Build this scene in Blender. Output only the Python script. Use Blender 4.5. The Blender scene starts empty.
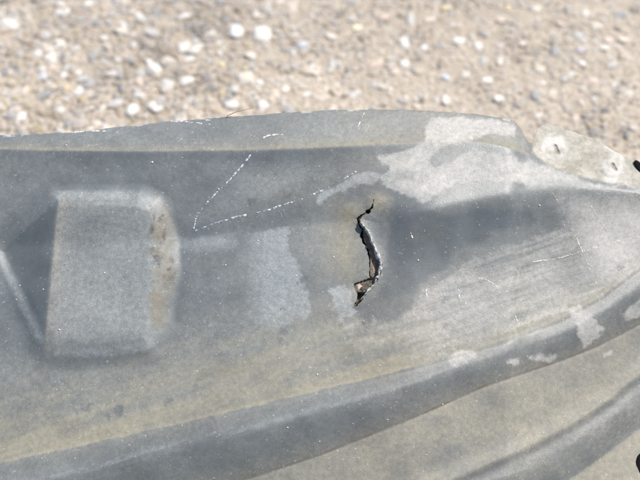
import bpy, math
import numpy as np
from mathutils import Vector, Matrix

R = math.radians
S = bpy.context.scene
col = S.collection
rng = np.random.default_rng(7)

# ------------------------------------------------------------------ camera
LENS, SENSOR = 47.0, 36.0
PITCH = R(58)                       # camera looks this far below the horizon
DIST = 0.42
TARGET = np.array([0.0, 0.0, 0.090])
fwd = np.array([0.0, math.cos(PITCH), -math.sin(PITCH)])
upv = np.array([0.0, math.sin(PITCH), math.cos(PITCH)])
rgt = np.array([1.0, 0.0, 0.0])
CAM = TARGET - fwd * DIST
cd = bpy.data.cameras.new('camera')
cd.lens = LENS; cd.sensor_width = SENSOR; cd.clip_start = 0.01; cd.clip_end = 200
cd.dof.use_dof = True; cd.dof.focus_distance = DIST * 0.985; cd.dof.aperture_fstop = 5.4
cam = bpy.data.objects.new('camera', cd); col.objects.link(cam)
cam.matrix_world = Matrix(((rgt[0], upv[0], -fwd[0], CAM[0]),
                           (rgt[1], upv[1], -fwd[1], CAM[1]),
                           (rgt[2], upv[2], -fwd[2], CAM[2]), (0, 0, 0, 1)))
S.camera = cam

# ------------------------------------------------------------------ daylight
SUN_EL, SUN_AZ = R(59), R(60)       # azimuth measured clockwise from +Y (away from the camera)
w = bpy.data.worlds.new('World'); S.world = w; w.use_nodes = True
nt = w.node_tree
sky = nt.nodes.new('ShaderNodeTexSky'); sky.sky_type = 'NISHITA'; sky.sun_disc = False
sky.sun_elevation = SUN_EL; sky.sun_rotation = SUN_AZ
bg = nt.nodes['Background']; bg.inputs['Strength'].default_value = 0.09
nt.links.new(sky.outputs[0], bg.inputs['Color'])
sl = bpy.data.lights.new('sun', 'SUN'); sl.energy = 4.5; sl.angle = R(0.5); sl.color = (1.0, 0.965, 0.915)
so = bpy.data.objects.new('sun', sl); col.objects.link(so)
sd = Vector((math.sin(SUN_AZ) * math.cos(SUN_EL), math.cos(SUN_AZ) * math.cos(SUN_EL), math.sin(SUN_EL)))
so.rotation_euler = sd.to_track_quat('Z', 'Y').to_euler(); so.location = sd * 3
vs = S.view_settings
vs.view_transform = 'Standard'; vs.look = 'None'; vs.gamma = 1; vs.use_curve_mapping = False
vs.exposure = 0.66

# ------------------------------------------------------------------ helpers
def ray(u, v):
    u = np.asarray(u, float); v = np.asarray(v, float)
    k = SENSOR / LENS / 640.0
    a = (u - 320) * k; b = (240 - v) * k
    return fwd + a[..., None] * rgt + b[..., None] * upv

def to_plane(u, v, p0, n):
    d = ray(u, v)
    t = ((p0 - CAM) @ n) / (d @ n)
    return CAM + d * t[..., None]

def on_level(u, v, h):
    """point seen at (u, v) on the surface h photo pixels above the panel's base plane"""
    d = ray(u, v)
    return CAM + d * ((((P0 - CAM) @ PN) + np.asarray(h) * PX) / (d @ PN))[..., None]

def to_ground(u, v, z=0.0):
    return to_plane(u, v, np.array([0, 0, z]), np.array([0, 0, 1.0]))

def sstep(x, a, b):
    t = np.clip((x - a) / (b - a), 0, 1); return t * t * (3 - 2 * t)

def splus(x, s):
    z = x / s
    return s * np.where(z > 30, z, np.log1p(np.exp(np.minimum(z, 30))))

_tab = np.random.default_rng(3).random((512, 512))
def vnoise(x, y, seed=0):
    x = x + seed * 37.17; y = y + seed * 91.73
    xi = np.floor(x).astype(int); yi = np.floor(y).astype(int)
    fx = x - xi; fy = y - yi
    fx = fx * fx * (3 - 2 * fx); fy = fy * fy * (3 - 2 * fy)
    x0 = xi & 511; x1 = (xi + 1) & 511; y0 = yi & 511; y1 = (yi + 1) & 511
    return ((_tab[x0, y0] * (1 - fx) + _tab[x1, y0] * fx) * (1 - fy) +
            (_tab[x0, y1] * (1 - fx) + _tab[x1, y1] * fx) * fy)

def fbm(x, y, seed=0, o=4):
    s = 0; a = 0.5; t = 0
    for i in range(o):
        s = s + a * vnoise(x * 2 ** i, y * 2 ** i, seed + i * 5); t += a; a *= 0.55
    return s / t                     # 0..1, mean .5

def sdf(poly, x, y, closed=True):
    """signed distance, positive inside"""
    p = np.asarray(poly, float); n = len(p)
    d = np.full(x.shape, 1e9); ins = np.zeros(x.shape, bool)
    for i in range(n if closed else n - 1):
        a = p[i]; b = p[(i + 1) % n]; e = b - a
        t = np.clip(((x - a[0]) * e[0] + (y - a[1]) * e[1]) / (e @ e + 1e-12), 0, 1)
        d = np.minimum(d, np.hypot(x - a[0] - t * e[0], y - a[1] - t * e[1]))
        if closed:
            c = (a[1] > y) != (b[1] > y)
            ins ^= c & (x < (b[0] - a[0]) * (y - a[1]) / ((b[1] - a[1]) if b[1] != a[1] else 1e-9) + a[0])
    return np.where(ins, d, -d) if closed else d

def gauss(x, y, cx, cy, rx, ry=None):
    ry = ry or rx
    return np.exp(-((x - cx) / rx) ** 2 - ((y - cy) / ry) ** 2)

def curve(pts):
    p = np.asarray(pts, float)
    def f(u):
        # smoothed piecewise-linear interpolation, extrapolated with the end slopes
        out = 0; ks = np.linspace(-1, 1, 9) * 10; ws = np.exp(-(ks / 7) ** 2); ws /= ws.sum()
        for k, wt in zip(ks, ws):
            q = u + k
            r = np.interp(q, p[:, 0], p[:, 1])
            r = np.where(q < p[0, 0], p[0, 1] + (q - p[0, 0]) * (p[1, 1] - p[0, 1]) / (p[1, 0] - p[0, 0]), r)
            r = np.where(q > p[-1, 0], p[-1, 1] + (q - p[-1, 0]) * (p[-1, 1] - p[-2, 1]) / (p[-1, 0] - p[-2, 0]), r)
            out = out + wt * r
        return out
    return f

def mesh_obj(name, verts, faces, mat, parent=None, smooth=True, attrs=None, normals=None):
    me = bpy.data.meshes.new(name)
    verts = np.asarray(verts, np.float32); faces = np.asarray(faces, np.int32)
    n, k = faces.shape
    me.vertices.add(len(verts)); me.vertices.foreach_set('co', verts.ravel())
    me.loops.add(n * k); me.loops.foreach_set('vertex_index', faces.ravel())
    me.polygons.add(n); me.polygons.foreach_set('loop_start', np.arange(0, n * k, k, dtype=np.int32))
    me.update(calc_edges=True)
    me.polygons.foreach_set('use_smooth', np.full(n, smooth))
    for an, av in (attrs or {}).items():
        at = me.attributes.new(an, 'FLOAT_COLOR', 'POINT')
        at.data.foreach_set('color', np.asarray(av, np.float32).ravel())
    if normals is not None:
        me.normals_split_custom_set_from_vertices(np.asarray(normals, np.float32))
    me.materials.append(mat)
    o = bpy.data.objects.new(name, me); col.objects.link(o)
    if parent is not None: o.parent = parent
    return o

# ------------------------------------------------------------------ materials
def new_mat(name):
    m = bpy.data.materials.new(name); m.use_nodes = True
    return m, m.node_tree, m.node_tree.nodes['Principled BSDF']

def N(t, typ, **kw):
    n = t.nodes.new(typ)
    for k, v in kw.items(): setattr(n, k, v)
    return n

def mixc(t, fac, a, b, mode='MIX'):
    n = N(t, 'ShaderNodeMix', data_type='RGBA', blend_type=mode)
    for sock, val in ((n.inputs[0], fac), (n.inputs[6], a), (n.inputs[7], b)):
        if isinstance(val, bpy.types.NodeSocket): t.links.new(val, sock)
        elif isinstance(val, (int, float)): sock.default_value = val
        else: sock.default_value = (*val, 1)
    return n.outputs[2]

def math_(t, op, a, b=0.0, clamp=False):
    n = N(t, 'ShaderNodeMath', operation=op, use_clamp=clamp)
    for sock, val in ((n.inputs[0], a), (n.inputs[1], b)):
        if isinstance(val, bpy.types.NodeSocket): t.links.new(val, sock)
        else: sock.default_value = val
    return n.outputs[0]

def noise(t, vec, scale, detail=3, rough=0.6):
    n = N(t, 'ShaderNodeTexNoise'); n.inputs['Scale'].default_value = scale
    n.inputs['Detail'].default_value = detail; n.inputs['Roughness'].default_value = rough
    t.links.new(vec, n.inputs['Vector']); return n.outputs['Fac']

def ramp(t, fac, a, b):
    n = N(t, 'ShaderNodeMapRange', interpolation_type='SMOOTHSTEP')
    n.inputs[1].default_value = a; n.inputs[2].default_value = b
    t.links.new(fac, n.inputs[0]); return n.outputs[0]

def dusty_plastic():
    m, t, b = new_mat('dusty_plastic')
    tc = N(t, 'ShaderNodeTexCoord').outputs['Object']
    at = N(t, 'ShaderNodeAttribute', attribute_name='dirt')
    sp = N(t, 'ShaderNodeSeparateColor'); t.links.new(at.outputs['Color'], sp.inputs[0])
    tan, white, soil = sp.outputs[0], sp.outputs[1], sp.outputs[2]
    grain = noise(t, tc, 1700, 2, 0.7)
    mid = noise(t, tc, 420, 3, 0.6)
    big = noise(t, tc, 60, 4, 0.6)
    plastic = mixc(t, ramp(t, big, 0.3, 0.7), (0.069, 0.079, 0.086), (0.097, 0.110, 0.117))
    # each dirt or highlight channel is broken up by the grain of the moulded surface
    gr = math_(t, 'MULTIPLY', math_(t, 'SUBTRACT', grain, 0.5), 0.8)
    gm = math_(t, 'MULTIPLY', math_(t, 'SUBTRACT', mid, 0.5), 0.5)
    g = math_(t, 'ADD', gr, gm)
    def broken(s):
        k = math_(t, 'MULTIPLY', g, math_(t, 'MINIMUM', math_(t, 'MULTIPLY', s, 3.0), 1.0))
        return math_(t, 'ADD', s, k, True)
    tanc = mixc(t, mid, (0.170, 0.148, 0.100), (0.255, 0.228, 0.160))
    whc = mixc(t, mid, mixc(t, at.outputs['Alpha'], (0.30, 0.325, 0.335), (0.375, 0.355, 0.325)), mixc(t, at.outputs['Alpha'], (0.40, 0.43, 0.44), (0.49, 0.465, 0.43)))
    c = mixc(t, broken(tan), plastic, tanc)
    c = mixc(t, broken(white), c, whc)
    c = mixc(t, soil, c, mixc(t, grain, (0.055, 0.045, 0.035), (0.14, 0.112, 0.084)))
    # sparse pale specks of sand
    spk = ramp(t, noise(t, tc, 900, 0, 0.5), 0.76, 0.83)
    c = mixc(t, math_(t, 'MULTIPLY', spk, 0.22), c, (0.6, 0.58, 0.54))
    t.links.new(c, b.inputs['Base Color'])
    dust = math_(t, 'MAXIMUM', math_(t, 'MAXIMUM', tan, white), soil)
    rr = N(t, 'ShaderNodeMapRange'); rr.inputs[3].default_value = 0.40; rr.inputs[4].default_value = 0.85
    t.links.new(dust, rr.inputs[0]); t.links.new(rr.outputs[0], b.inputs['Roughness'])
    b.inputs['Specular IOR Level'].default_value = 0.5
    bp = N(t, 'ShaderNodeBump'); bp.inputs['Strength'].default_value = 0.28; bp.inputs['Distance'].default_value = 0.0003
    t.links.new(math_(t, 'ADD', grain, math_(t, 'MULTIPLY', mid, 0.8)), bp.inputs['Height'])
    t.links.new(bp.outputs[0], b.inputs['Normal'])
    return m

def plain(name, ca, cb, scale, rough, bump=0.2):
    m, t, b = new_mat(name)
    tc = N(t, 'ShaderNodeTexCoord').outputs['Object']
    f = noise(t, tc, scale, 4, 0.65)
    t.links.new(mixc(t, ramp(t, f, 0.3, 0.7), ca, cb), b.inputs['Base Color'])
    b.inputs['Roughness'].default_value = rough
    bp = N(t, 'ShaderNodeBump'); bp.inputs['Strength'].default_value = bump; bp.inputs['Distance'].default_value = 0.0004
    t.links.new(f, bp.inputs['Height']); t.links.new(bp.outputs[0], b.inputs['Normal'])
    return m

def ground_mat():
    m, t, b = new_mat('sandy_concrete')
    tc = N(t, 'ShaderNodeTexCoord').outputs['Object']
    f1 = noise(t, tc, 35, 4, 0.6); f2 = noise(t, tc, 700, 3, 0.7)
    vo = N(t, 'ShaderNodeTexVoronoi'); vo.inputs['Scale'].default_value = 650
    t.links.new(tc, vo.inputs['Vector'])
    c = mixc(t, ramp(t, f1, 0.3, 0.7), (0.29, 0.245, 0.19), (0.41, 0.36, 0.30))
    hs = N(t, 'ShaderNodeSeparateColor'); t.links.new(vo.outputs['Color'], hs.inputs[0])
    c = mixc(t, 0.55, c, mixc(t, hs.outputs[0], (0.13, 0.10, 0.072), (0.50, 0.445, 0.375)))
    c = mixc(t, math_(t, 'MULTIPLY', f2, 0.5), c, (0.40, 0.33, 0.25))
    t.links.new(c, b.inputs['Base Color']); b.inputs['Roughness'].default_value = 0.9
    bp = N(t, 'ShaderNodeBump'); bp.inputs['Strength'].default_value = 0.6; bp.inputs['Distance'].default_value = 0.0008
    t.links.new(math_(t, 'ADD', f2, vo.outputs['Distance']), bp.inputs['Height'])
    t.links.new(bp.outputs[0], b.inputs['Normal'])
    return m

def gravel_mat():
    m, t, b = new_mat('gravel_colours')
    tc = N(t, 'ShaderNodeTexCoord').outputs['Object']
    at = N(t, 'ShaderNodeAttribute', attribute_name='tint')
    f = noise(t, tc, 900, 3, 0.65)
    c = mixc(t, 1.0, at.outputs['Color'], mixc(t, f, (0.7, 0.7, 0.7), (1.25, 1.22, 1.18)), 'MULTIPLY')
    t.links.new(c, b.inputs['Base Color']); b.inputs['Roughness'].default_value = 0.75
    return m

M_plastic = dusty_plastic()
M_scratch = plain('scratched_plastic', (0.52, 0.53, 0.55), (0.80, 0.81, 0.83), 800, 0.6)
M_lip = plain('torn_plastic', (0.12, 0.115, 0.11), (0.46, 0.46, 0.455), 700, 0.55, 0.8)
M_dirt = plain('packed_dirt', (0.10, 0.075, 0.055), (0.30, 0.235, 0.18), 600, 0.95, 0.8)
M_flake = plain('dry_mud', (0.34, 0.27, 0.21), (0.58, 0.48, 0.40), 500, 0.9, 0.6)
M_sand = plain('sand_grain', (0.42, 0.38, 0.30), (0.75, 0.72, 0.66), 300, 0.8)
M_ground = ground_mat()
M_gravel = gravel_mat()

# ------------------------------------------------------------------ ground
def ground():
    # one sheet: fine where it is seen, coarse out to the sides
    def axis(a, b, n, far):
        return np.concatenate([-np.geomspace(far, 0.05, 9) + a, np.linspace(a, b, n), np.geomspace(0.05, far, 9) + b])
    x = axis(-0.5, 0.5, 260, 6.0); y = axis(-0.25, 0.62, 230, 6.0)
    X, Y = np.meshgrid(x, y)
    fade = sstep(0.9 - np.maximum(abs(X), abs(Y)), 0.0, 0.3)
    Z = ((fbm(X * 45, Y * 45, 2, 2) - 0.5) * 0.0036 + (fbm(X * 14, Y * 14, 9, 2) - 0.5) * 0.004) * fade
    nx, ny = len(x), len(y)
    i = np.arange(nx * ny).reshape(ny, nx)
    F = np.stack([i[:-1, :-1], i[:-1, 1:], i[1:, 1:], i[1:, :-1]], -1).reshape(-1, 4)
    o = mesh_obj('ground', np.stack([X, Y, Z], -1).reshape(-1, 3), F, M_ground)
    o['kind'] = 'structure'; o['label'] = 'pale sandy concrete ground with gravel set in it behind the plastic panel'
    return o

def gz(x, y):
    return (fbm(x * 45, y * 45, 2, 2) - 0.5) * 0.0036 + (fbm(x * 14, y * 14, 9, 2) - 0.5) * 0.004

GROUND = ground()

def ico(sub):
    import bmesh
    bm = bmesh.new(); bmesh.ops.create_icosphere(bm, subdivisions=sub, radius=1.0)
    v = np.array([q.co[:] for q in bm.verts]); f = np.array([[q.index for q in p.verts] for p in bm.faces]); bm.free()
    return v, f

PALETTE = np.array([(0.62, 0.60, 0.57), (0.56, 0.49, 0.42), (0.50, 0.41, 0.31), (0.44, 0.36, 0.26), (0.38, 0.38, 0.39),
                    (0.30, 0.32, 0.35), (0.55, 0.43, 0.36), (0.58, 0.46, 0.26), (0.20, 0.19, 0.18), (0.70, 0.68, 0.64),
                    (0.36, 0.28, 0.19), (0.46, 0.40, 0.36)])
PW = np.array([.10, .16, .17, .13, .09, .05, .09, .03, .03, .05, .05, .05]); PW = PW / PW.sum()

def gravel():
    v, f = ico(1); m = len(v)
    n1, n2_ = 44000, 18000; n = n1 + n2_
    x = np.concatenate([rng.uniform(-0.38, 0.38, n1), rng.normal(0, 0.42, n2_)]); y = np.concatenate([rng.uniform(0.07, 0.47, n1), rng.uniform(-0.3, 0.85, n2_)])
    coarse = sstep(x, 0.10, -0.16)
    r = rng.gamma(2.6, 0.00060, n) * (0.70 + 0.38 * coarse)
    z = gz(x, y)
    ck = rng.choice(len(PALETTE), n, p=PW)
    jit = 1 + (rng.random((n, m, 1)) - 0.5) * 0.7
    s = np.stack([np.ones(n), rng.uniform(0.55, 1.0, n), rng.uniform(0.3, 0.5, n)], -1) * r[:, None]
    a = rng.uniform(0, 6.28, n)[:, None]; ca, sa = np.cos(a), np.sin(a)
    p = v[None] * jit * s[:, None]
    V = np.stack([p[..., 0] * ca - p[..., 1] * sa + x[:, None], p[..., 0] * sa + p[..., 1] * ca + y[:, None], p[..., 2] + (z + r * 0.10)[:, None]], -1)
    F = f[None] + (np.arange(n) * m)[:, None, None]
    cc = PALETTE[ck]; mean = np.array([0.48, 0.42, 0.355])
    cc = mean + (cc - mean) * (0.55 + 0.25 * coarse)[:, None]
    patchy = (0.55 + 0.75 * fbm(x * 26, y * 26, 77, 3)) * (1 + (0.5 + 0.9 * coarse) * (fbm(x * 15, y * 18, 87, 2) - 0.52)) * rng.uniform(0.85, 1.12, n)
    cc = cc * patchy[:, None] * 0.87
    cc = cc * 0.78 + cc.mean(1, keepdims=True) * 0.22 * np.array([1.02, 1.0, 0.97])
    C = np.repeat(np.concatenate([cc, np.ones((n, 1))], 1)[:, None], m, 1)
    o = mesh_obj('gravel', V.reshape(-1, 3), F.reshape(-1, 3), M_gravel, GROUND, smooth=False, attrs={'tint': C.reshape(-1, 4)})
    o['kind'] = 'stuff'
gravel()

def stones():
    # the stones that can be picked out in the photograph: u, v, half length, half width (photo pixels), turn, tint
    W = (0.64, 0.615, 0.575); C = (0.57, 0.52, 0.45); G = (0.42, 0.415, 0.405); B = (0.25, 0.265, 0.28); D = (0.13, 0.115, 0.10)
    P = (0.60, 0.47, 0.40); Y = (0.66, 0.54, 0.30)
    L = [(62, 12, 8, 6, .4, W), (10, 27, 11, 6, -.5, W), (60, 43, 5, 6, .2, W), (46, 37, 8, 6, .3, G), (53, 57, 6, 7, .4, W),
         (37, 53, 5, 4, .2, W), (43, 77, 5, 7, .1, (0.55, 0.58, 0.62)), (83, 77, 6, 5, .2, G), (129, 59, 9, 4, -.9, B), (153, 66, 12, 6, -.7, W),
         (140, 83, 5, 7, .3, P), (132, 110, 8, 7, .4, W), (155, 108, 10, 6, -.6, W), (88, 110, 8, 5, .2, C), (22, 117, 5, 6, .2, W),
         (48, 102, 4, 3, .3, C), (150, 33, 9, 7, .3, G), (122, 32, 8, 6, .2, C), (88, 3, 6, 5, .1, W), (12, 117, 6, 5, .2, B),
         (45, 95, 9, 6, .5, B), (92, 57, 6, 5, .2, B), (28, 17, 5, 4, .8, C), (79, 18, 5, 4, .6, G), (104, 38, 5, 4, .9, W), (138, 17, 5, 4, .9, W),
         (60, 110, 5, 5, .9, W), (102, 109, 6, 4, .9, W), (12, 95, 6, 5, .3, G), (70, 125, 6, 5, .1, B), (36, 1, 5, 4, .2, D), (112, 74, 8, 5, .3, (0.5, .46, .44)),
         (235, 32, 9, 9, .5, (0.62, 0.63, 0.65)), (262, 35, 11, 10, .2, W), (185, 18, 7, 5, .3, W), (184, 48, 7, 6, .5, W), (187, 83, 9, 7, -.3, W),
         (250, 57, 7, 6, .2, C), (232, 105, 9, 7, .3, W), (210, 89, 6, 4, -.5, D), (263, 105, 7, 6, .2, W), (280, 3, 5, 4, .3, W), (292, 8, 5, 7, .4, P),
         (303, 46, 6, 5, .2, (0.48, 0.52, 0.58)), (285, 86, 3, 4, .6, Y), (222, 65, 4, 4, .5, Y), (178, 74, 4, 4, .5, D), (245, 80, 10, 8, .4, C), (210, 35, 6, 4, 0, C),
         (258, 14, 6, 5, .3, C), (296, 36, 4, 3, .1, W), (314, 73, 5, 5, .5, W), (260, 84, 5, 5, .7, W), (275, 95, 5, 5, .7, P), (170, 60, 7, 5, .2, C), (190, 60, 6, 5, .2, W),
         (357, 27, 5, 4, .3, (0.78, 0.72, 0.50)), (424, 48, 4, 4, .3, (0.8, .79, .78)), (344, 96, 6, 4, .3, D), (421, 99, 6, 4, -.4, D), (332, 65, 6, 5, .6, G), (404, 64, 6, 5, .3, W),
         (385, 17, 6, 5, .2, P), (465, 73, 5, 5, .3, C), (352, 3, 5, 4, -.6, B), (341, 14, 7, 4, .5, D), (362, 38, 7, 3, -.8, (0.2, .16, .11)), (410, 18, 5, 9, .1, G), (404, 43, 6, 8, .2, W),
         (392, 58, 6, 4, .2, G), (376, 63, 7, 4, .2, P), (442, 46, 4, 4, .1, B), (458, 40, 8, 6, .2, W), (446, 77, 5, 6, .4, (0.48, 0.52, 0.58)), (395, 72, 4, 4, .4, P), (440, 63, 3, 7, -.2, D), (446, 8, 5, 4, .2, Y),
         (352, 95, 7, 5, .1, G), (375, 84, 5, 5, .1, G), (330, 36, 7, 6, .1, C), (343, 56, 4, 4, .2, C), (445, 100, 5, 6, .2, W), (478, 45, 5, 5, .2, W), (430, 20, 6, 4, .2, C),
         (555, 51, 5, 6, .1, B), (578, 38, 6, 6, .4, G), (603, 49, 6, 5, .5, W), (582, 65, 4, 4, .2, (0.8, .79, .78)), (500, 60, 3, 7, -.2, W), (596, 95, 5, 3, .1, D), (605, 111, 4, 4, .1, (0.07, .07, .08)),
         (508, 8, 3, 4, .2, Y), (585, 15, 5, 4, .3, W), (498, 100, 6, 7, .3, W), (535, 97, 6, 7, -.5, B), (551, 93, 6, 5, .1, C), (593, 80, 5, 3, .1, P), (615, 86, 4, 4, .1, W), (538, 115, 4, 3, .2, W),
         (484, 60, 5, 6, .1, G), (486, 80, 7, 5, .3, W), (512, 32, 4, 3, .1, G), (620, 15, 7, 4, -.4, B), (635, 10, 7, 4, .3, D), (580, 53, 4, 4, .1, (0.45, .4, .5)), (536, 9, 5, 4, .1, C), (595, 27, 6, 5, -.4, C),
         (622, 40, 6, 5, .2, C), (560, 25, 5, 4, .2, P), (522, 45, 5, 4, .2, C), (540, 70, 5, 4, .2, C), (565, 80, 5, 4, .3, G), (612, 65, 5, 4, .3, G), (628, 95, 6, 5, .3, C), (500, 20, 5, 4, .3, P), (632, 130, 5, 4, .1, G), (575, 118, 5, 4, .2, P)]
    # beyond the frame the same ground goes on
    for k in range(60):
        side = rng.choice([0, 1, 2])
        u, v = [(rng.uniform(-220, -5), rng.uniform(-120, 120)), (rng.uniform(645, 860), rng.uniform(-120, 130)), (rng.uniform(0, 640), rng.uniform(-190, -5))][side]
        L.append((u, v, rng.uniform(4, 9), rng.uniform(4, 7), rng.uniform(-1, 1), [W, C, G, B, P, W][rng.integers(6)]))
    L = [(u, v, a * 0.95, b * 0.95, tw, tuple(np.round(np.array(c) * 0.66 + np.array([0.42, 0.37, 0.31]) * 0.26, 3))) for u, v, a, b, tw, c in L]
    v0, f0 = ico(3)
    shapes = []
    for k in range(7):
        d = v0 * np.array([1, 1, 1])
        q = v0.copy()
        for j in range(14):                     # knock flats off a sphere: a worn, broken stone
            n = rng.normal(size=3); n /= np.linalg.norm(n); h = rng.uniform(0.42, 0.8)
            ex = np.maximum(q @ n - h, 0); q = q - ex[:, None] * n * 0.85
        q = q / abs(q).max(0)
        shapes.append(q)
    mats = {}
    for k, (u, v, a, b, tw, tint) in enumerate(L):
        p = to_ground(np.array([u]), np.array([v]))[0]
        sc = np.linalg.norm(p - CAM) * SENSOR / LENS / 640
        if tint not in mats:
            c = np.array(tint); mats[tint] = plain('stone_tint', tuple(c * 0.82), tuple(np.minimum(c * 1.12, 0.85)), 260, 0.7, 0.35)
        key = (k % 7, tint)
        me = bpy.data.meshes.get('stone_%d_%s' % (k % 7, str(tint)))
        if me is None:
            me = bpy.data.meshes.new('stone_%d_%s' % (k % 7, str(tint)))
            me.from_pydata([tuple(r) for r in shapes[k % 7]], [], [tuple(int(i) for i in f) for f in f0])
            me.polygons.foreach_set('use_smooth', np.ones(len(f0), bool)); me.materials.append(mats[tint])
        o = bpy.data.objects.new('stone', me); col.objects.link(o); o.parent = GROUND
        zz = float(gz(np.array([p[0]]), np.array([p[1]]))[0])
        hgt = min(a, b) * 0.42 * sc
        o.location = (p[0], p[1], zz + hgt * 0.28)
        o.rotation_euler = (rng.uniform(-.15, .15), rng.uniform(-.15, .15), tw)
        o.scale = (a * sc, b * sc * 1.1, hgt)
stones()

# ------------------------------------------------------------------ the cracked panel
TILT = R(22)
PN = np.array([0.0, -math.sin(TILT), math.cos(TILT)])      # panel normal leans towards the camera
P0 = to_plane(np.array([320.0]), np.array([300.0]), np.array([0, 0, 0.080]), np.array([0, 0, 1.0]))[0]
PX = DIST * SENSOR / LENS / 640                             # metres per photo pixel, about half a millimetre

edge_pts = np.array([(-260, 150), (-60, 138), (0, 135.5), (40, 134), (60, 133), (120, 127), (200, 119.5), (245, 115.5), (300, 111.5), (350, 109.5), (410, 109.5),
            (450, 112), (490, 116), (508, 119), (515, 121.5), (520, 127), (525, 136), (528.5, 142), (532, 143), (534.5, 137), (537, 129.5), (541, 126), (546, 124.5),
            (560, 128), (575, 132.5), (597, 139), (606, 146), (620, 154), (640, 163), (700, 186), (900, 250)], float)
f_crease = curve([(-260, 152), (0, 149), (50, 150.5), (150, 151), (250, 150), (320, 147.5), (380, 144), (430, 141), (480, 141), (515, 149), (540, 162), (562, 172), (600, 181), (640, 186), (800, 214)])
f_fold = curve([(-260, 250), (0, 245), (165, 240), (200, 236), (260, 229), (310, 224), (345, 217), (370, 215), (400, 215), (430, 209), (480, 199), (560, 189), (640, 193), (800, 224)])
f_r1a = curve([(-260, 512), (0, 463), (60, 450), (125, 436), (190, 421), (250, 407), (320, 390), (380, 376), (450, 357), (500, 342), (560, 320), (600, 298), (640, 268), (800, 110 + 70)])
f_r1b = curve([(-260, 612), (0, 548), (150, 507), (250, 478), (320, 455), (420, 415), (485, 386), (560, 361), (600, 345), (640, 324), (800, 240)])
f_r2a = curve([(-260, 700), (0, 625), (250, 556), (370, 516), (460, 479), (535, 446), (575, 424), (610, 401), (640, 376), (800, 270)])
f_r2b = curve([(-260, 780), (0, 712), (250, 632), (440, 550), (572, 478), (605, 455), (640, 428), (800, 320)])

crack_L = [(373.5, 199), (371.5, 207), (367, 211), (361, 215), (356.5, 219), (359, 225), (361.5, 230), (360.7, 238), (363, 243.5), (367, 246), (368, 254), (369.3, 262), (370, 270), (369.3, 278), (361, 281), (354.3, 284),
           (354.5, 288), (357, 294), (356.5, 301), (352.8, 306.5)]
crack_R = [(374.0, 199), (372.3, 207.4), (369.3, 213.2), (362.5, 216.4), (359.5, 220), (363.5, 225.5), (369, 233), (373.5, 243), (378, 254), (381, 262), (381.8, 267), (380, 274), (377, 281), (370, 290), (364, 297), (359, 303), (354.3, 307.5)]
crack_poly = crack_L + crack_R[::-1]
BOSS = [(57, 199), (148, 198), (163, 215), (170, 240), (169, 275), (161, 320), (150, 345), (52, 348), (44, 330)]
BOSSALL = [(57, 199), (138, 199), (152, 206), (162, 219), (169, 240), (169, 275), (161, 320), (146, 342), (100, 349), (55, 348), (43, 338), (2, 251), (6, 246)]
RIDGE = [(57, 196), (20, 228), (2, 243), (-3, 252), (38, 338), (46, 350)]
POCK = [(57, 199), (6, 246), (3, 252), (44, 336)]
TABP = [(531, 152), (533, 120), (546, 110), (600, 128), (640, 150), (760, 200), (760, 212), (640, 188), (600, 182.5), (562, 173), (545, 165)]

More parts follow.
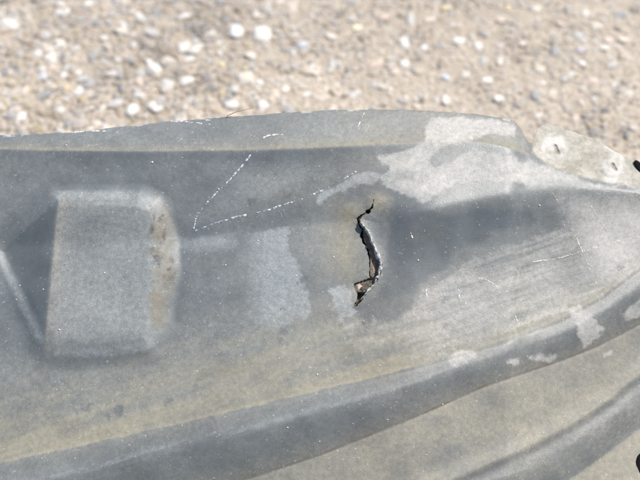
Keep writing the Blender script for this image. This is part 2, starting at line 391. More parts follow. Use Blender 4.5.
def build_panel():
    fine = lambda a, b, s: np.arange(a, b, s)
    u = np.concatenate([fine(-260, -12, 2.5), fine(-12, 340, 0.95), fine(340, 396, 0.42), fine(396, 520, 0.9), fine(520, 545, 0.6), fine(545, 672, 0.95), fine(672, 800, 2.5)])
    t = np.concatenate([[97.0, 98.2, 99.2, 99.7], fine(100, 190, 0.85), fine(190, 312, 0.45), fine(312, 488, 0.95), fine(488, 706, 2.5)])
    nu, nt_ = len(u), len(t)
    eu = np.interp(u, edge_pts[:, 0], edge_pts[:, 1])
    # the sheared, slightly ragged rim
    eu = eu + (fbm(u / 22, u * 0, 4, 3) - 0.5) * 2.6 + (fbm(u / 4, u * 0, 8, 2) - 0.5) * 1.1
    U, T = np.meshgrid(u, t)
    E = np.broadcast_to(eu, U.shape); Es = np.broadcast_to(curve(edge_pts)(u), U.shape)
    tt = np.maximum(T, 100)
    BL = np.where(U > 500, 230, 200.0) + 0 * U
    BL = 200 + 40 * sstep(U, 480, 540)
    V = np.where(tt < BL, E + (BL - E) * (tt - 100) / (BL - 100), tt)
    c, f = f_crease(u), f_fold(u)
    a1, b1, a2, b2 = f_r1a(u), f_r1b(u), f_r2a(u), f_r2b(u)
    wr = sstep(u, 330, 440)                 # 0 on the left of the crack, 1 on the right
    wt = sstep(u, 505, 545)
    h = 0.36 * (V - Es) * (1 - wt)
    h = h + 0.30 * (V - c) * wt
    h0 = 0
    m = 0.36 * (1 - wt) + 0.30 * wt
    def brk(line, to, s):
        nonlocal h, m
        h = h + (to - m) * splus(V - line, s); m = to + 0 * m
    brk(c, -0.34 * (1 - wr) + 0.12 * wr, 1.2)
    brk(c + 15, -0.10 * (1 - wr) + 0.16 * wr, 6)
    brk(f - 26, -0.24 * (1 - wr) + 0.22 * wr, 7)
    brk(f, 0.13 * (1 - wr) - 0.36 * wr, 2.6)
    brk(f + 26 + 14 * wr, -0.06 * (1 - wr) - 0.20 * wr, 10)
    brk(np.minimum(a1 - 95, f + 130) * (1 - wr) + (f + 62) * wr, 0.10 * (1 - wr) + 0.08 * wr, 16)
    w1 = b1 - a1
    brk(a1 - 1.5, 0.75, 0.8)
    brk(a1 + 3.0, 0.06, 1.2)
    brk(a1 + w1 * 0.17, 0.27, 2.5)
    brk(a1 + w1 * 0.33, -0.30, 2.2)
    brk(a1 + w1 * 0.50, -0.54, 4)
    brk(b1 - 0.5, 0.12, 0.6)
    brk(b1 + 3, -0.08, 1.2)
    w2 = b2 - a2
    brk(a2 - 16, 0.40, 4)
    brk(a2 - 2, -0.55, 1.2)
    brk(a2 + 5, 0.35, 1.8)
    brk(a2 + w2 * 0.34, -0.48, 7)
    brk(b2, 0.20, 1.8)
    # overall bow of the moulding, long waves of warped plastic
    h = h - 0.00008 * (U - 330) ** 2 + (fbm(U / 150, V / 110, 21, 2) - 0.5) * 5.0
    h = h + (fbm(U / 40, V / 34, 33, 2) - 0.5) * 1.2
    # raised boss with its pocket
    nb = (fbm(U / 26, V / 26, 12, 2) - 0.5) * 3
    sb = sdf(BOSSALL, U, V) + nb
    A, B = np.array([4.0, 249.0]), np.array([45.0, 336.0])
    nrm = np.array([(B - A)[1], -(B - A)[0]]); nrm /= np.linalg.norm(nrm)
    dl = (U - A[0]) * nrm[0] + (V - A[1]) * nrm[1]
    # the left flank starts at the sharp edge (57,199)-(45,333) and falls to the pocket's foot
    de = (U - 57.5) * 0.9957 + (V - 199) * 0.0930
    bot = sstep(V, 300, 352)
    tp = sstep(V, 225, 196)
    rt = sstep(U, 120, 160)
    outer = sstep(sb, -9 - 16 * bot - 6 * tp - 5 * rt * (1 - bot) - 8 * sstep(58 - U, 0, 18), 9 + 3 * bot)
    top = 10.5 - 3.0 * sstep(U, 144, 168)
    foot = sstep(dl, -2, 5)
    flank = top - splus(-de, 0.7) * 0.37
    h = h + flank * outer
    along = sstep(V, 236, 254) * sstep(356 - V, 0, 24)
    dr = sdf(RIDGE, U, V, closed=False)
    h = h + 1.3 * np.exp(-(dr / 6.0) ** 2) * (0.7 + 0.3 * sstep(V, 238, 256)) * sstep(352 - V, 0, 16) * sstep(57 - U, 0, 14)
    # end tabs sit lower and carry a worn round seat each
    st = sdf(TABP, U, V)
    h = h - 7 * sstep(st, -6, 7)
    for (cx, cy, r) in ((553, 148, 13), (612, 166, 11)):
        rr = np.hypot((U - cx), (V - cy) * 1.0)
        h = h + 2.0 * sstep(rr, r + 3, r - 3)
    # crack: right side stands proud, left side is dished
    sc = sdf(crack_poly, U, V) + (fbm(U / 2.6, V / 2.6, 40, 3) - 0.5) * 2.4
    dR = sdf(crack_R, U, V, closed=False); dL = sdf(crack_L, U, V, closed=False)
    side = sstep(dR - dL, 4, -4)
    near = sstep(V, 205, 225) * sstep(V, 312, 285)
    h = h + near * side * 3.6 * np.exp(-dR / 9.0)
    h = h - near * (1 - side) * 2.0 * np.exp(-dL / 12.0)
    h = h + 2.4 * gauss(U, V, 353, 213, 14, 10) + 1.5 * gauss(U, V, 378, 203, 12, 9)
    inside = sstep(sc, -0.15, 0.55)
    deep = sstep(1.9 - dL + (fbm(U / 3, V / 3, 44, 2) - .5) * 2, 0, 1.2) * sstep(V, 216, 222) * sstep(V, 262, 252)
    deep = np.maximum(deep, gauss(U, V, 368, 212, 2.4, 2.0) * 1.4)
    h = h - 9 * sstep(np.hypot(U - 368, (V - 211.8) * 1.15) + (fbm(U / 2, V / 2, 47, 2) - .5) * 2, 2.4, 1.3)
    deep = np.maximum(deep, sstep(V, 292, 295) * sstep(308 - V, 0, 3))
    deep = np.maximum(deep, 0.7 * sstep(1.6 - dL, 0, 1.0) * sstep(V, 262, 250))
    h = h - inside * (1.0 + 1.8 * sstep(V, 214, 222) + 5.5 * np.clip(deep, 0, 1)) + inside * (fbm(U / 3, V / 3, 60, 3) - 0.5) * 3
    # slots and holes
    def slot(a, b, r):
        return sdf([a, b], U, V, closed=False) - r + (fbm(U / 2.2, V / 2.2, 70, 2) - 0.5) * 2.4
    holes = np.minimum(slot((555.5, 146), (558.5, 152.5), 0.9), slot((613, 164), (616, 169.5), 0.5))
    h = h - 1.3 * sstep(holes, 0.9, -0.7)
    big = np.minimum(np.hypot((U - 651) / 1.0, (V - 464) / 1.7) - 12.5, 99)
    dx, dy = (U - 644), (V - 169)
    q1 = (dx * 0.55 + dy * 0.83); q2 = (-dx * 0.83 + dy * 0.55)
    big2 = np.hypot(q1 / 1.9, q2) - 4.2
    h = h - 2.5 * sstep(big, 1.5, -1.5) - 2.5 * sstep(big2, 1.5, -1.5)
    # the rim rolls under
    roll = np.where(T < 100, (100 - T), 0)
    h = h - 3.0 * np.sqrt(np.clip(roll / 3, 0, 1)) - 0.8 * np.exp(-np.maximum(V - E, 0) / 1.5)
    Vp = V + np.where(T < 100, 0.9 * (roll / 3) ** 2, 0)
    pos = on_level(U, Vp, h)
    # walls down to the ground at the rear and at the sides, so the moulding stands on its own edges
    pos = pos.copy()
    rear = pos[:1].copy(); rear[..., 2] = np.maximum(rear[..., 2] * 0.15, 0.0005); rear[..., 1] -= 0.035
    front = pos[-1:].copy(); front[..., 2] = np.minimum(front[..., 2] - 0.004, 0.0005)
    pos = np.concatenate([rear, pos, front]); U = np.concatenate([U[:1], U, U[-1:]]); V = np.concatenate([V[:1], V, V[-1:] + 1]); T = np.concatenate([T[:1] - 1, T, T[-1:] + 1])
    lft = pos[:, :1].copy(); lft[..., 2] = np.minimum(lft[..., 2], 0.0005); rg = pos[:, -1:].copy(); rg[..., 2] = np.minimum(rg[..., 2], 0.0005)
    pos = np.concatenate([lft, pos, rg], 1)
    U = np.concatenate([U[:, :1] - 1, U, U[:, -1:] + 1], 1); V = np.concatenate([V[:, :1], V, V[:, -1:]], 1)
    ny, nx = U.shape

    # ---------------- dirt: r = tan dust, g = pale dried film and painted highlights, b = bare packed soil and a dark rib line
    c, f, a1, b1, a2, b2 = [g(U) for g in (f_crease, f_fold, f_r1a, f_r1b, f_r2a, f_r2b)]
    E = np.interp(U, edge_pts[:, 0], edge_pts[:, 1])
    n1 = fbm(U / 46, V / 30, 101, 4); n2 = fbm(U / 13, V / 11, 111, 4)
    ca, sa = math.cos(-0.32), math.sin(-0.32)
    us, vs_ = U * ca + V * sa, -U * sa + V * ca
    st1 = fbm(us / 90, vs_ / 9, 121, 4); st2 = fbm(us / 40, vs_ / 3.0, 131, 3)
    tan = 0.10 + 0.14 * (n1 - 0.5) + 0.10 * (n2 - 0.5)
    ba = sstep(a1 - V + (n2 - .5) * 2.0, -0.9, 0.9)
    val = sstep(V, a1 - 125, a1 - 20) * ba * (1 - 0.6 * sstep(U, 380, 470))
    tan = tan + val * (0.48 + 0.9 * (st1 - 0.5) + 0.3 * (n2 - 0.5))
    tan = tan + 0.22 * sstep(V, a1 - 30, a1 - 4) * ba
    q = (V - a1) / np.maximum(b1 - a1, 8)
    on1 = (V >= a1) & (V < b1)
    tan = tan + on1 * (0.13 * sstep(q, 0.30, 0.03) + 0.24 * sstep(q, 0.62, 0.95) + 0.06)
    tan = tan + sstep(V, b1 - 0.5, b1 + 1.5) * sstep(a2 - V, -4, 6) * (0.50 + 0.5 * (n1 - 0.5) + 0.2 * (n2 - .5))
    on2 = (V >= a2 - 2) & (V < b2)
    tan = tan + on2 * (0.16 + 0.12 * (n2 - .5)) + (V >= b2) * 0.62
    fl = sstep(c - V, -1.0, 0.8) * (1 - sstep(U, 520, 535))
    tan = tan + fl * (0.62 * np.exp(-np.maximum(c - V, 0) / 4.5) * (0.6 + 0.9 * n2) + 0.14 * sstep(U, 180, 330) + 0.05)
    tan = tan + 0.35 * np.exp(-np.abs(V - c - 18) / 10) * sstep(U, 300, 340) * (1 - sstep(U, 360, 400)) * n2
    tan = tan + 0.20 * gauss(U, V, 300, 190, 60, 22) * n1 * 1.6
    for (x, y, rx, ry, s) in ((350, 214, 13, 10, .75), (343, 243, 18, 26, .55), (377, 202, 11, 10, .65), (350, 268, 16, 20, .35), (318, 255, 16, 45, .16), (432, 236, 16, 10, .22)):
        tan = tan + s * gauss(U, V, x, y, rx, ry) * (0.6 + 0.8 * n2)
    tri = sdf(BOSS, U, V) + (n2 - .5) * 8
    onb = sstep(sdf(BOSS, U, V) + (n2 - .5) * 10, -14, 10)
    de_ = (U - 57.5) * 0.9957 + (V - 199) * 0.0930
    onb = onb * sstep(de_, -0.8, 2.0)
    lline = np.abs((U - 57) * 0.9946 + (V - 199) * 0.1037)
    tan = tan + onb * (0.12 + 0.35 * np.exp(-(lline / 9) ** 2) + 0.5 * (n1 - .4) * 0.5)
    rstrip = onb * (0.35 + 0.9 * n2) * sstep(U + (n2 - .5) * 12, 147, 156) * sstep(V, 196, 210) * sstep(332 - V, 0, 14)
    tan = tan + rstrip * 0.55
    chips = sstep(fbm(U / 8, V / 11, 143, 4), 0.50, 0.57) * np.clip(rstrip * 1.6, 0, 1) * sstep(292 - V, 0, 20)
    pk = sstep(sdf(POCK, U, V), -1, 3)
    tan = tan * (1 - 0.7 * pk)
    tab = sstep(sdf(TABP, U, V), -1, 4)
    tan = tan + tab * (0.75 + 0.3 * (n2 - .5))
    seat = np.maximum(sstep(np.hypot(U - 553, V - 148) + (n2 - .5) * 14, 16, 12), sstep(np.hypot((U - 612) * 1.1, (V - 164) * 0.6) + (n2 - .5) * 14, 15, 11)) * sstep(U, 520, 533)

    white = 0.10 + 0.16 * (n1 - .5) + 0.06 * (n2 - .5)
    Uw = U + (fbm(U / 18, V / 18, 151, 5) - .5) * 20; Vw = V + (fbm(U / 18, V / 18, 161, 5) - .5) * 20
    brk_ = (fbm(U / 5, V / 5, 201, 4) - .5) * 7 + (fbm(us / 14, vs_ / 4, 211, 3) - .5) * 5
    def patch(poly, lo, hi, s, fade=1.0, soft=0.6, warp=0.6):
        nonlocal white
        d_ = sdf(poly, U + (Uw - U) * warp, V + (Vw - V) * warp); white = np.maximum(white, s * sstep(d_ + brk_ * soft, lo - soft, hi + soft) * fade)
    patch([(237, 233), (289, 228), (292, 255), (305, 272), (310, 300), (307, 318), (292, 322), (277, 336), (252, 338), (242, 315), (244, 290), (240, 268), (232, 252)], -0.6, 1.6, 0.46, (0.66 + 0.6 * (n1 - .3)) * sstep(U, 225, 275) * sstep(V, 350, 310), 0.8)
    patch([(180, 236), (240, 230), (240, 250), (200, 256), (176, 252)], -3, 8, 0.30, 0.6 + .6 * n1)  # highlight of the left fold, painted as a pale strip
    patch([(150, 153), (310, 153), (340, 175), (300, 192), (240, 214), (200, 216), (212, 180)], -6, 14, 0.20, 0.3 + 1.2 * (n1))
    patch([(316, 196), (345, 180), (370, 168), (385, 172), (372, 182), (342, 192), (318, 206)], -0.6, 2, 0.42, 0.5 + n2 * .9)
    patch([(376, 157), (396, 152), (424, 141), (429, 119), (462, 117), (500, 121), (518, 127), (515, 139), (505, 136), (492, 133), (480, 138), (470, 143), (452, 146), (440, 150), (430, 160), (436, 166), (452, 160), (470, 150), (500, 152), (530, 168), (560, 176), (556, 183), (500, 178), (455, 186), (424, 204), (402, 195), (384, 188), (378, 174), (388, 168)], -1, 2.4, 0.72, 0.76 + .8 * (n2 - .4) + .5 * (n1 - .5), 0.75, 0.25)
    patch([(330, 288), (346, 284), (353, 291), (352, 306), (360, 312), (352, 320), (338, 316), (332, 304)], -1, 2, 0.40, 0.6 + .7 * n2, 0.5, 0.3)
    patch([(486, 160), (510, 154), (540, 163), (600, 182), (700, 190), (700, 196), (560, 186), (470, 182)], -3, 5, 0.62, 0.6 + .7 * n2)
    patch([(329, 288), (347, 284), (353, 292), (352, 308), (366, 316), (392, 322), (400, 313), (417, 300), (425, 288), (440, 284), (455, 268), (474, 254), (520, 243), (556, 224), (600, 203), (660, 190), (800, 190), (800, 190), (640, 262), (600, 294), (556, 317), (500, 338), (430, 358), (380, 362), (345, 335), (332, 312)], -1.2, 4, 0.40, np.clip(0.55 + 0.9 * (st1 - .45) + .9 * (st2 - .5) + .9 * (n1 - .5) + .4 * (n2 - .5), 0.1, 1.2), 1.3)
    patch([(560, 196), (640, 196), (700, 200), (660, 240), (630, 285), (600, 280), (575, 235)], -24, 30, 0.85, 0.55 + .8 * n1)
    patch([(505, 232), (560, 224), (575, 262), (540, 270), (500, 262)], -8, 8, 0.0)
    patch([(573, 322), (588, 314), (598, 326), (606, 330), (602, 338), (590, 345), (580, 350), (578, 340)], -1.5, 2.2, 0.66, 0.5 + 1.1 * n2, 0.8)
    patch([(560, 312), (580, 304), (592, 322), (580, 326)], -0.8, 3, 0.5, 0.5 + n2)
    patch([(505, 361), (516, 357), (523, 361), (514, 367), (506, 366)], -1.5, 2.2, 0.66, 0.5 + 1.1 * n2, 0.8)
    patch([(530, 359), (545, 354), (560, 353), (556, 359), (540, 364), (531, 364)], -1.5, 2.2, 0.66, 0.5 + 1.1 * n2, 0.8)
    patch([(447, 356), (470, 348), (475, 356), (462, 370), (455, 371)], -1, 3, 0.40, 0.5 + n2)
    patch([(622, 312), (640, 300), (655, 296), (640, 318), (626, 322)], -0.8, 2, 0.6, 0.5 + n2)
    patch([(602, 350), (612, 346), (612, 352), (604, 356)], -0.8, 2, 0.5)
    crest_highlight = np.exp(-((q - 0.30) / 0.10) ** 2) * (V > a1) + np.exp(-(((V - a2) / np.maximum(b2 - a2, 8) - 0.30) / 0.13) ** 2) * (V > a2)
    white = np.maximum(white, 0.22 * crest_highlight * sstep(st2 + 0.4 * (n1 - .5), 0.25, 0.6))  # highlights on both rib crests, painted in as broken pale streaks
    white = np.maximum(white, fl * (0.10 + 0.25 * (n1 - .4)) * sstep(c - V, 2, 9))
    # thin pale wear along the rim
    white = np.maximum(white, 0.75 * sstep(2.6 - np.abs(V - E), 0, 1.6) * sstep(fbm(U / 11, V / 11, 171, 3), 0.64, 0.76) * (U < 520))
    white = np.maximum(white, 0.62 * onb * (1 - np.clip(rstrip, 0, 1)) * (0.28 + 0.36 * n1) )
    ridge_highlight = np.exp(-(sdf(RIDGE, U, V, closed=False) / 5.5) ** 2) * (0.35 + 0.65 * sstep(V, 238, 256)) * sstep(356 - V, 0, 20) * sstep(57 - U, 0, 14)
    white = white * (1 - 0.75 * pk)
    white = np.maximum(white, 0.28 * ridge_highlight)  # bright edge of the pocket, its highlight painted pale
    fillet_sheen = np.exp(-((sdf(BOSSALL, U, V) + 3) / 7.0) ** 2) * sstep(U, 44, 60) * sstep(170 - U, 0, 25)
    white = np.maximum(white, 0.34 * fillet_sheen * (0.5 + n1))  # sky sheen on the boss's rounded edges, painted in pale
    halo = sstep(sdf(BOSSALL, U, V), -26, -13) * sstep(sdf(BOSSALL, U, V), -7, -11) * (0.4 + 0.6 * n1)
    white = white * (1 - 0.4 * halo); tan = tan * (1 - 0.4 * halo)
    white = np.maximum(white, tab * (0.40 + 0.9 * (n2 - .5)) + seat * (0.40 + 1.0 * (n2 - .5)))
    # washed, cleaner ground of the plastic round the crack
    clean = sstep(sdf([(392, 205), (470, 210), (530, 205), (540, 222), (470, 246), (430, 280), (400, 318), (372, 326), (345, 318), (352, 308), (384, 285), (384, 255)], Uw, Vw), -3, 6)
    tan = tan * (1 - 0.55 * clean); white = white * (1 - 0.8 * clean * (white < 0.3))
    # scattered dark spots where the film flaked off, plus a dark spot at the boss corner
    for (x, y, r) in ((281, 310, 2.6), (284, 333, 6), (282, 341, 5), (303, 281, 5), (305, 288, 3), (445, 300, 3.6), (447, 325, 3), (362, 313, 2), (362, 323, 2.5), (117, 411, 8), (86, 409, 6), (168, 403, 5), (252, 203, 4), (620, 268, 3), (157, 250, 3.5), (162, 243, 3), (150, 230, 3), (152, 208, 6)):
        k = sstep(np.hypot(U - x, (V - y) * 1.15) + (fbm(U / 4, V / 4, 181, 3) - .5) * r * 3.2, r * 1.1, r * 0.6)
        white = white * (1 - 0.6 * k); tan = tan * (1 - 0.5 * k)
    tan = tan * (1 - 0.85 * chips); white = white * (1 - 0.7 * chips)
    soil = np.zeros_like(U)
    inside_p = sstep(sdf(crack_poly, U, V) + (fbm(U / 2.6, V / 2.6, 40, 3) - 0.5) * 2.4, -0.6, 0.4)
    soil = np.maximum(soil, inside_p)
    soil = np.maximum(soil, np.clip(rstrip, 0, 1) * (0.30 + 0.30 * sstep(U, 154, 164)) * sstep(n2, 0.3, 0.6))
    soil = np.maximum(soil, 0.85 * chips * sstep(fbm(U / 5, V / 6, 191, 3), 0.40, 0.55))
    soil = np.maximum(soil, sstep(1.9 - np.abs(V - b1 + 0.2), 0, 1.4) * (0.55 + 0.4 * sstep(n2, 0.3, 0.6)))  # dark line along the foot of the first rib
    for sl_ in ([(555.5, 146), (558.5, 152.5)], [(613, 164), (616, 169.5)]):
        soil = np.maximum(soil, 0.55 * sstep(sdf(sl_, U, V, closed=False) + (n2 - .5) * 2, 2.6, 1.2))
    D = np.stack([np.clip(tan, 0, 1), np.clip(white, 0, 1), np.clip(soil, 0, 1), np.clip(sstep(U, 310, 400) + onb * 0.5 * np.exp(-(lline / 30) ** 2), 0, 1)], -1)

    # ---------------- normals on the whole grid, then cut the grid into parts
    du = np.gradient(pos, axis=1); dv = np.gradient(pos, axis=0)
    nr = np.cross(dv, du); nr /= np.linalg.norm(nr, axis=-1, keepdims=True) + 1e-20
    idx = np.arange(nx * ny).reshape(ny, nx)
    Q = np.stack([idx[:-1, :-1], idx[1:, :-1], idx[1:, 1:], idx[:-1, 1:]], -1)
    mid = lambda A_: 0.25 * (A_[:-1, :-1] + A_[1:, :-1] + A_[1:, 1:] + A_[:-1, 1:])
    um, vm = mid(U), mid(V)
    reg = np.zeros(um.shape, int)
    cm, am1, bm1, am2, bm2 = [mid(x) for x in (c, a1, b1, a2, b2)]
    reg[(vm < cm) & (um < 531)] = 1
    reg[sdf(TABP, um, vm) > 0] = 2
    reg[(vm < cm) & (um >= 531)] = 2
    reg[((sdf(BOSS, um, vm) > -5) | (sdf(POCK, um, vm) > -8))] = 3
    reg[(vm >= am1) & (vm < bm1)] = 4
    reg[(vm >= bm1)] = 5
    reg[(vm >= am2 - 2) & (vm < bm2)] = 6
    reg[(vm >= bm2)] = 7
    root = bpy.data.objects.new('plastic_panel', None); col.objects.link(root)
    root.location = (0, 0, 0)
    root['label'] = 'cracked dusty grey moulded plastic panel with ribs lying on gravelly concrete'
    root['category'] = 'panel'
    pf, df, nf = pos.reshape(-1, 3), D.reshape(-1, 4), nr.reshape(-1, 3)
    names = {0: ('web', 'dusty grey middle sheet with crack and scratches'), 1: ('flange', 'thin rear edge strip with tan dust in its crease'),
             2: ('mounting_tab', 'mud-caked end tab with small slots'), 3: ('raised_boss', 'pale raised box with dark slanted side'),
             4: ('rib', 'rounded rib below the crack'), 5: ('ledge', 'tan dusty ledge between the two ribs'),
             6: ('rib', 'outer rounded rib in the corner'), 7: ('rim', 'dusty outer rim with dark hole')}
    parts = {}
    for k, (nm, lb) in names.items():
        q = Q[reg == k]
        used, inv = np.unique(q, return_inverse=True)
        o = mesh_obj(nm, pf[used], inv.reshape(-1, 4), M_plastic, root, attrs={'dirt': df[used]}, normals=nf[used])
        o['label'] = lb; parts[k] = o
    # a lookup for things that lie on the surface
    def surf(x, y, lift=0.0):
        x = np.atleast_1d(np.asarray(x, float)); y = np.atleast_1d(np.asarray(y, float))
        out = np.zeros((len(x), 3))
        for k in range(len(x)):
            j = int(np.clip(np.searchsorted(U[0, 1:-1], x[k]) + 1, 1, nx - 2))
            colv = V[6:-1, j]; i = int(np.clip(np.searchsorted(colv, y[k]) + 6, 6, ny - 3))
            v0, v1 = V[i - 1, j], V[i, j]; w_ = np.clip((y[k] - v0) / (v1 - v0 + 1e-9), 0, 1)
            u0, u1 = U[i, j - 1], U[i, j]; wu = np.clip((x[k] - u0) / (u1 - u0 + 1e-9), 0, 1)
            p = (pos[i - 1, j - 1] * (1 - w_) + pos[i, j - 1] * w_) * (1 - wu) + (pos[i - 1, j] * (1 - w_) + pos[i, j] * w_) * wu
            out[k] = p + PN * lift * PX
        return out
    return root, parts, surf

def sb_pad(x): return x
ROOT, PART, surf = build_panel()

# ------------------------------------------------------------------ details on the panel
def resample(pts, step):
    p = np.asarray(pts, float)
    d = np.concatenate([[0], np.cumsum(np.hypot(*np.diff(p, axis=0).T))])
    s = np.arange(0, d[-1], step)
    # Catmull-like smoothing by averaging shifted linear samples
    out = 0
    for k in (-3, -1.5, 0, 1.5, 3):
        q = np.clip(s + k, 0, d[-1]); out = out + np.stack([np.interp(q, d, p[:, 0]), np.interp(q, d, p[:, 1])], -1) / 5
    return out

def ribbon(pts, width, lift, name, mat, parent, sink=0.25):
    """a solid strip of varying width (photo pixels) lying on the surface; pts (n,2)"""
    n = len(pts); tg = np.gradient(pts, axis=0); tg /= np.linalg.norm(tg, axis=1, keepdims=True) + 1e-9
    nn = np.stack([-tg[:, 1], tg[:, 0]], -1); width = np.broadcast_to(width, n); lift = np.broadcast_to(lift, n)
    base = surf(pts[:, 0], pts[:, 1])
    a = pts + nn * width[:, None] / 2; b = pts - nn * width[:, None] / 2
    A = to_plane(a[:, 0], a[:, 1], P0, PN); B = to_plane(b[:, 0], b[:, 1], P0, PN); Cc = to_plane(pts[:, 0], pts[:, 1], P0, PN)
    A = base + (A - Cc); B = base + (B - Cc); top = base + PN * (lift * PX)[:, None]
    A = A - PN * sink * PX; B = B - PN * sink * PX
    V = np.stack([A, top, B], 1).reshape(-1, 3)
    F = []
    for k in range(n - 1):
        o = 3 * k
        F += [(o, o + 1, o + 4, o + 3), (o + 1, o + 2, o + 5, o + 4)]
    return V, np.array(F)

def strips(curves, name, mat, parent, seed=0, gap=0.3, wmax=1.8, lift=0.7, sink=0.25):
    r = np.random.default_rng(seed); Vs = []; Fs = []; off = 0
    for pts in curves:
        p = resample(pts, 0.7); n = len(p)
        p = p + np.stack([(fbm(np.arange(n) / 9, np.zeros(n), seed, 3) - .5) * 1.2, (fbm(np.arange(n) / 9, np.ones(n) * 7, seed + 3, 3) - .5) * 1.2], -1)
        i = 0
        while i < n - 3:
            l = int(r.integers(3, 8)); j = min(i + l, n)
            if j - i >= 3 and r.random() > gap * (0.4 + 1.2 * (i / n)):
                k = j - i
                wd = np.sin(np.linspace(0.25, math.pi - 0.15, k)) ** 0.5 * r.uniform(0.3, 1) ** 1.3 * wmax
                V, F = ribbon(p[i:j] + r.normal(0, 0.18, 2), wd, lift * r.uniform(.4, 1), name, mat, parent, sink)
                Vs.append(V); Fs.append(F + off); off += len(V)
            i = j - (1 if r.random() < .5 else 0)
    o = mesh_obj(name, np.concatenate(Vs), np.concatenate(Fs), mat, parent, smooth=False)
    return o

WEB = PART[0]
M_clip = plain('black_clip', (0.004, 0.0035, 0.005), (0.008, 0.007, 0.009), 300, 0.85, 0.1)
M_clip.node_tree.nodes['Principled BSDF'].inputs['Specular IOR Level'].default_value = 0.12
def clip(cu, cv, ru, rv, ang, parent, label, hgt=2.0):
    """low domed head pressed into the sheet"""
    n = 40; V = []; a = np.linspace(0, 2 * math.pi, n, endpoint=False)
    c0 = surf([cu - 14], [cv])[0]; lvl = (c0 - P0) @ PN
    rings = [(1.0, -6), (1.0, -0.6), (0.96, 0.1), (0.88, 0.45), (0.7, 0.75), (0.4, 0.95), (0.01, 1.0)]
    for r_, z in rings:
        x = ru * r_ * np.cos(a); y = rv * r_ * np.sin(a)
        V.append(on_level(cu + x * math.cos(ang) - y * math.sin(ang), cv + x * math.sin(ang) + y * math.cos(ang), lvl / PX + (z * hgt if z > 0 else z) * 0.5))
    F = [(i * n + k, i * n + (k + 1) % n, (i + 1) * n + (k + 1) % n, (i + 1) * n + k) for i in range(len(rings) - 1) for k in range(n)]
    o = mesh_obj('clip', np.concatenate(V), F, M_clip, parent); o['label'] = label
clip(648.5, 466, 16, 12.5, math.pi / 2 - .12, PART[7], 'black oval clip in the outer rim')
clip(640.5, 168, 9.5, 3.4, 0.95, PART[2], 'small black slanted clip in the end tab')
o = strips([[(251, 154), (243, 165), (230, 180), (215, 194), (203, 207), (196, 218), (193, 231)]], 'scratch', M_scratch, WEB, 3, 0.2, 2.4, 1.0)
o['label'] = 'steep white scuffed scratch'
o = strips([[(194, 231), (210, 225), (235, 217), (258, 213), (280, 206), (305, 198), (325, 189), (345, 178), (362, 168)]], 'scratch', M_scratch, WEB, 5, 0.22, 2.6, 1.0)
o['label'] = 'shallow broken white scratch running towards the crack'
for pts, sd_ in (([(263, 139), (266, 136), (274, 134.5), (284, 134)], 4), ([(365, 112), (361, 119), (358, 128)], 6), ([(170, 121), (192, 122), (212, 125)], 8), ([(70, 131.5), (90, 131), (112, 131)], 12)):
    strips([pts], 'scratch', M_scratch, PART[1], sd_, 0.15, 1.5, 0.35, -0.1)
for pts, sd_ in (([(478, 278), (488, 280), (495, 285), (498, 288)], 24), ([(513, 311), (516, 316), (518, 323), (522, 326)], 26), ([(427, 288), (426, 294), (430, 299)], 28), ([(410, 231), (412, 236), (414, 240)], 30), ([(459, 294), (460, 299)], 31)):
    strips([pts], 'scratch', M_sand, WEB, sd_, 0.05, 1.4, 0.3, -0.15)

for pts, sd_ in (([(552, 192), (566, 216), (580, 246), (597, 284)], 41), ([(530, 262), (560, 258), (600, 246), (640, 236)], 43), ([(590, 205), (604, 226), (612, 242)], 45)):
    strips([pts], 'scratch', M_sand, WEB, sd_, 0.30, 0.9, 0.25, -0.15)

def torn_edge():
    # right lip of the crack: a curled, whitened sliver standing up along the break
    pts = resample([(361.5, 221), (365.5, 226), (370.5, 233.5), (374.5, 243), (378.5, 254), (381.3, 262), (382.2, 267), (380.4, 274), (377.4, 281), (370.5, 290), (364.5, 297), (359.4, 303)], 0.6)
    n = len(pts); s = np.linspace(0, 1, n)
    tg = np.gradient(pts, axis=0); tg /= np.linalg.norm(tg, axis=1, keepdims=True); nn = np.stack([-tg[:, 1], tg[:, 0]], -1)  # towards the opening's outside or inside
    out = pts - nn * 0
    pts = pts + np.array([-1.5, 0.0]) + np.stack([(fbm(s * 22, s * 0 + 3, 61, 3) - .5) * 3.0, (fbm(s * 22, s * 0 + 9, 63, 3) - .5) * 2.0], -1)
    wd = np.clip(1.75 + 1.9 * (fbm(s * 26, s * 0, 5, 3) - .5) * 2, 0.5, 3.2) * np.sin(np.clip(s * 1.04, 0, 1) * math.pi) ** 0.35
    prof = [(-1.0, -5.5), (-0.75, -1.0), (-0.35, 1.6), (0.15, 1.9), (0.6, 1.1), (1.1, -0.2)]      # across (towards outside +), height
    # outside is to the right of the opening
    cx = 366; sign = np.where(((pts[:, 0] + nn[:, 0]) > pts[:, 0]), 1.0, -1.0)
    base = surf(pts[:, 0] + sign * nn[:, 0] * 2.0, pts[:, 1] + sign * nn[:, 1] * 2.0)
    ctr = to_plane(pts[:, 0] + sign * nn[:, 0] * 2.0, pts[:, 1] + sign * nn[:, 1] * 2.0, P0, PN)
    rows = []
    for a, hh in prof:
        q = pts + (sign * wd * a)[:, None] * nn
        w_ = to_plane(q[:, 0], q[:, 1], P0, PN) - ctr + base
        jit = (fbm(s * 42, s * 0 + a * 9, 15, 3) - .5) * 2.6
        rows.append(w_ + PN * ((hh * (0.75 if hh > 0 else 1) + jit) * PX)[:, None])
    V = np.stack(rows, 1).reshape(-1, 3); m = len(prof)
    F = [(k * m + j, k * m + j + 1, (k + 1) * m + j + 1, (k + 1) * m + j) for k in range(n - 1) for j in range(m - 1)]
    o = mesh_obj('torn_edge', V, F, M_lip, WEB); o['label'] = 'pale curled lip along the right of the crack'

torn_edge()

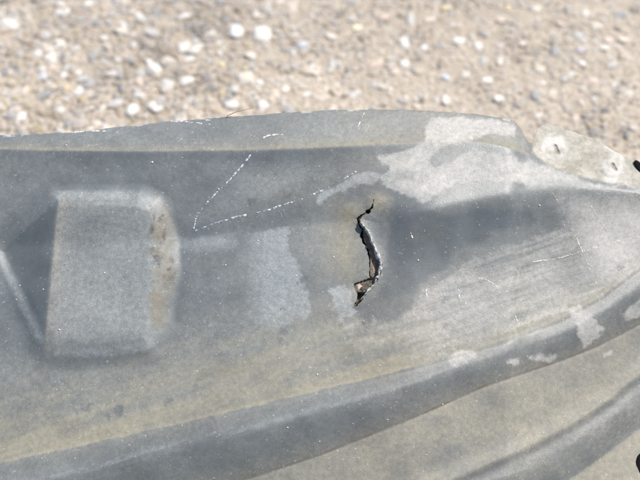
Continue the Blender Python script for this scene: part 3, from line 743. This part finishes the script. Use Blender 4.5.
def lump(poly, depth, thick, name, mat, label, seed, dome=1.0):
    """an irregular clod filling an outline given in photo pixels, set `depth` below the sheet"""
    p = np.asarray(poly, float); c = p.mean(0); rings = [(1.0, -thick), (0.97, -0.3 * thick), (0.88, 0.35), (0.6, 0.8 * dome), (0.3, dome)]
    pp = resample(np.vstack([p, p[:1]]), 0.8); n = len(pp); V = []
    ctr = surf([c[0] - 9], [c[1]])[0]; hh = (ctr - P0) @ PN
    for s, z in rings:
        q = c + (pp - c) * s
        jz = (fbm(q[:, 0] / 2.2, q[:, 1] / 2.2, seed, 3) - .5) * 2.2
        V.append(on_level(q[:, 0], q[:, 1], hh / PX + z - depth + jz))
    V = np.concatenate(V + [on_level(np.array([c[0]]), np.array([c[1]]), hh / PX + dome - depth)])
    F = []
    for r_ in range(len(rings) - 1):
        for k in range(n):
            k2 = (k + 1) % n; F.append((r_ * n + k, r_ * n + k2, (r_ + 1) * n + k2, (r_ + 1) * n + k))
    o = len(V) - 1; b = (len(rings) - 1) * n
    F += [(b + k, b + (k + 1) % n, o, o) for k in range(n)]
    F = np.array(F); tri = F[F[:, 2] == F[:, 3]][:, :3]; quad = F[F[:, 2] != F[:, 3]]
    F3 = np.concatenate([quad[:, :3], quad[:, [0, 2, 3]], tri])
    ob = mesh_obj(name, V, F3, mat, WEB); ob['label'] = label

lump([(361.2, 223), (364.5, 227.5), (369, 235), (373, 247), (377, 257), (380, 265), (378.5, 273), (375.5, 280), (370, 280), (370.8, 268), (369.8, 256), (367.5, 246), (363.5, 241), (363, 231)], 0.2, 6, 'packed_dirt', M_dirt, 'brown dirt packed in the crack', 3, 0.8)
lump([(354.8, 284.2), (361, 281.6), (370, 281), (375.5, 280.5), (370, 287), (364.5, 292.5), (358, 293.5), (355.2, 289)], -0.4, 5, 'mud_flake', M_flake, 'pale mud flake at the foot of the crack', 8, 0.7)
lump([(362, 218.5), (366, 215.5), (369, 214.5), (367.5, 218.5), (364, 221)], 0.2, 3, 'mud_flake', M_flake, 'small crumb at the top of the crack', 14, 0.6)

def sand():
    r = np.random.default_rng(11); v, f = ico(1); Vs = []; Fs = []; off = 0
    n = 320
    u = r.uniform(-40, 680, n); vv = r.uniform(118, 500, n)
    ok = (np.abs(sdf(crack_poly, u, vv)) > 3) & (sdf(TABP, u, vv) < -4) & (vv > np.interp(u, edge_pts[:, 0], edge_pts[:, 1]) + 6)
    u, vv = u[ok], vv[ok]
    p = surf(u, vv)
    sz = np.minimum(r.gamma(2.0, 0.13, len(u)), 0.9) + 0.12
    for k in range(len(u)):
        q = v * (1 + (r.random(len(v)) - .5) * .6)[:, None] * np.array([1, r.uniform(.6, 1), r.uniform(.5, .8)]) * sz[k] * PX
        Vs.append(q + p[k] + PN * 0.25 * sz[k] * PX); Fs.append(f + off); off += len(v)
    o = mesh_obj('sand_grain', np.concatenate(Vs), np.concatenate(Fs), M_sand, ROOT); o['kind'] = 'stuff'
sand()

def dry_stem(pts, w, label):
    p = resample(pts, 2.0); n = len(p)
    c = surf(p[:, 0], np.maximum(p[:, 1], np.interp(p[:, 0], edge_pts[:, 0], edge_pts[:, 1]) + 2.5))
    flat = to_plane(p[:, 0], p[:, 1], P0, PN); lvl = ((c - P0) @ PN)
    c = flat + PN * (lvl + 1.2 * PX)[:, None]
    tg = np.gradient(c, axis=0); tg /= np.linalg.norm(tg, axis=1, keepdims=True); sdv = np.cross(tg, PN)
    V = []
    for k in range(6):
        a = k * math.pi / 3
        V.append(c + (sdv * math.cos(a) + PN * math.sin(a)) * (w * PX * np.linspace(1, .4, n))[:, None])
    V = np.stack(V, 1).reshape(-1, 3)
    F = [(i * 6 + k, i * 6 + (k + 1) % 6, (i + 1) * 6 + (k + 1) % 6, (i + 1) * 6 + k) for i in range(n - 1) for k in range(6)]
    o = mesh_obj('dry_stem', V, F, M_dirt); o['label'] = label; o['category'] = 'stem'
dry_stem([(226, 116.5), (236, 112), (245, 110), (255, 107.5)], 0.5, 'thin dark dry stem lying across the rear edge of the panel')
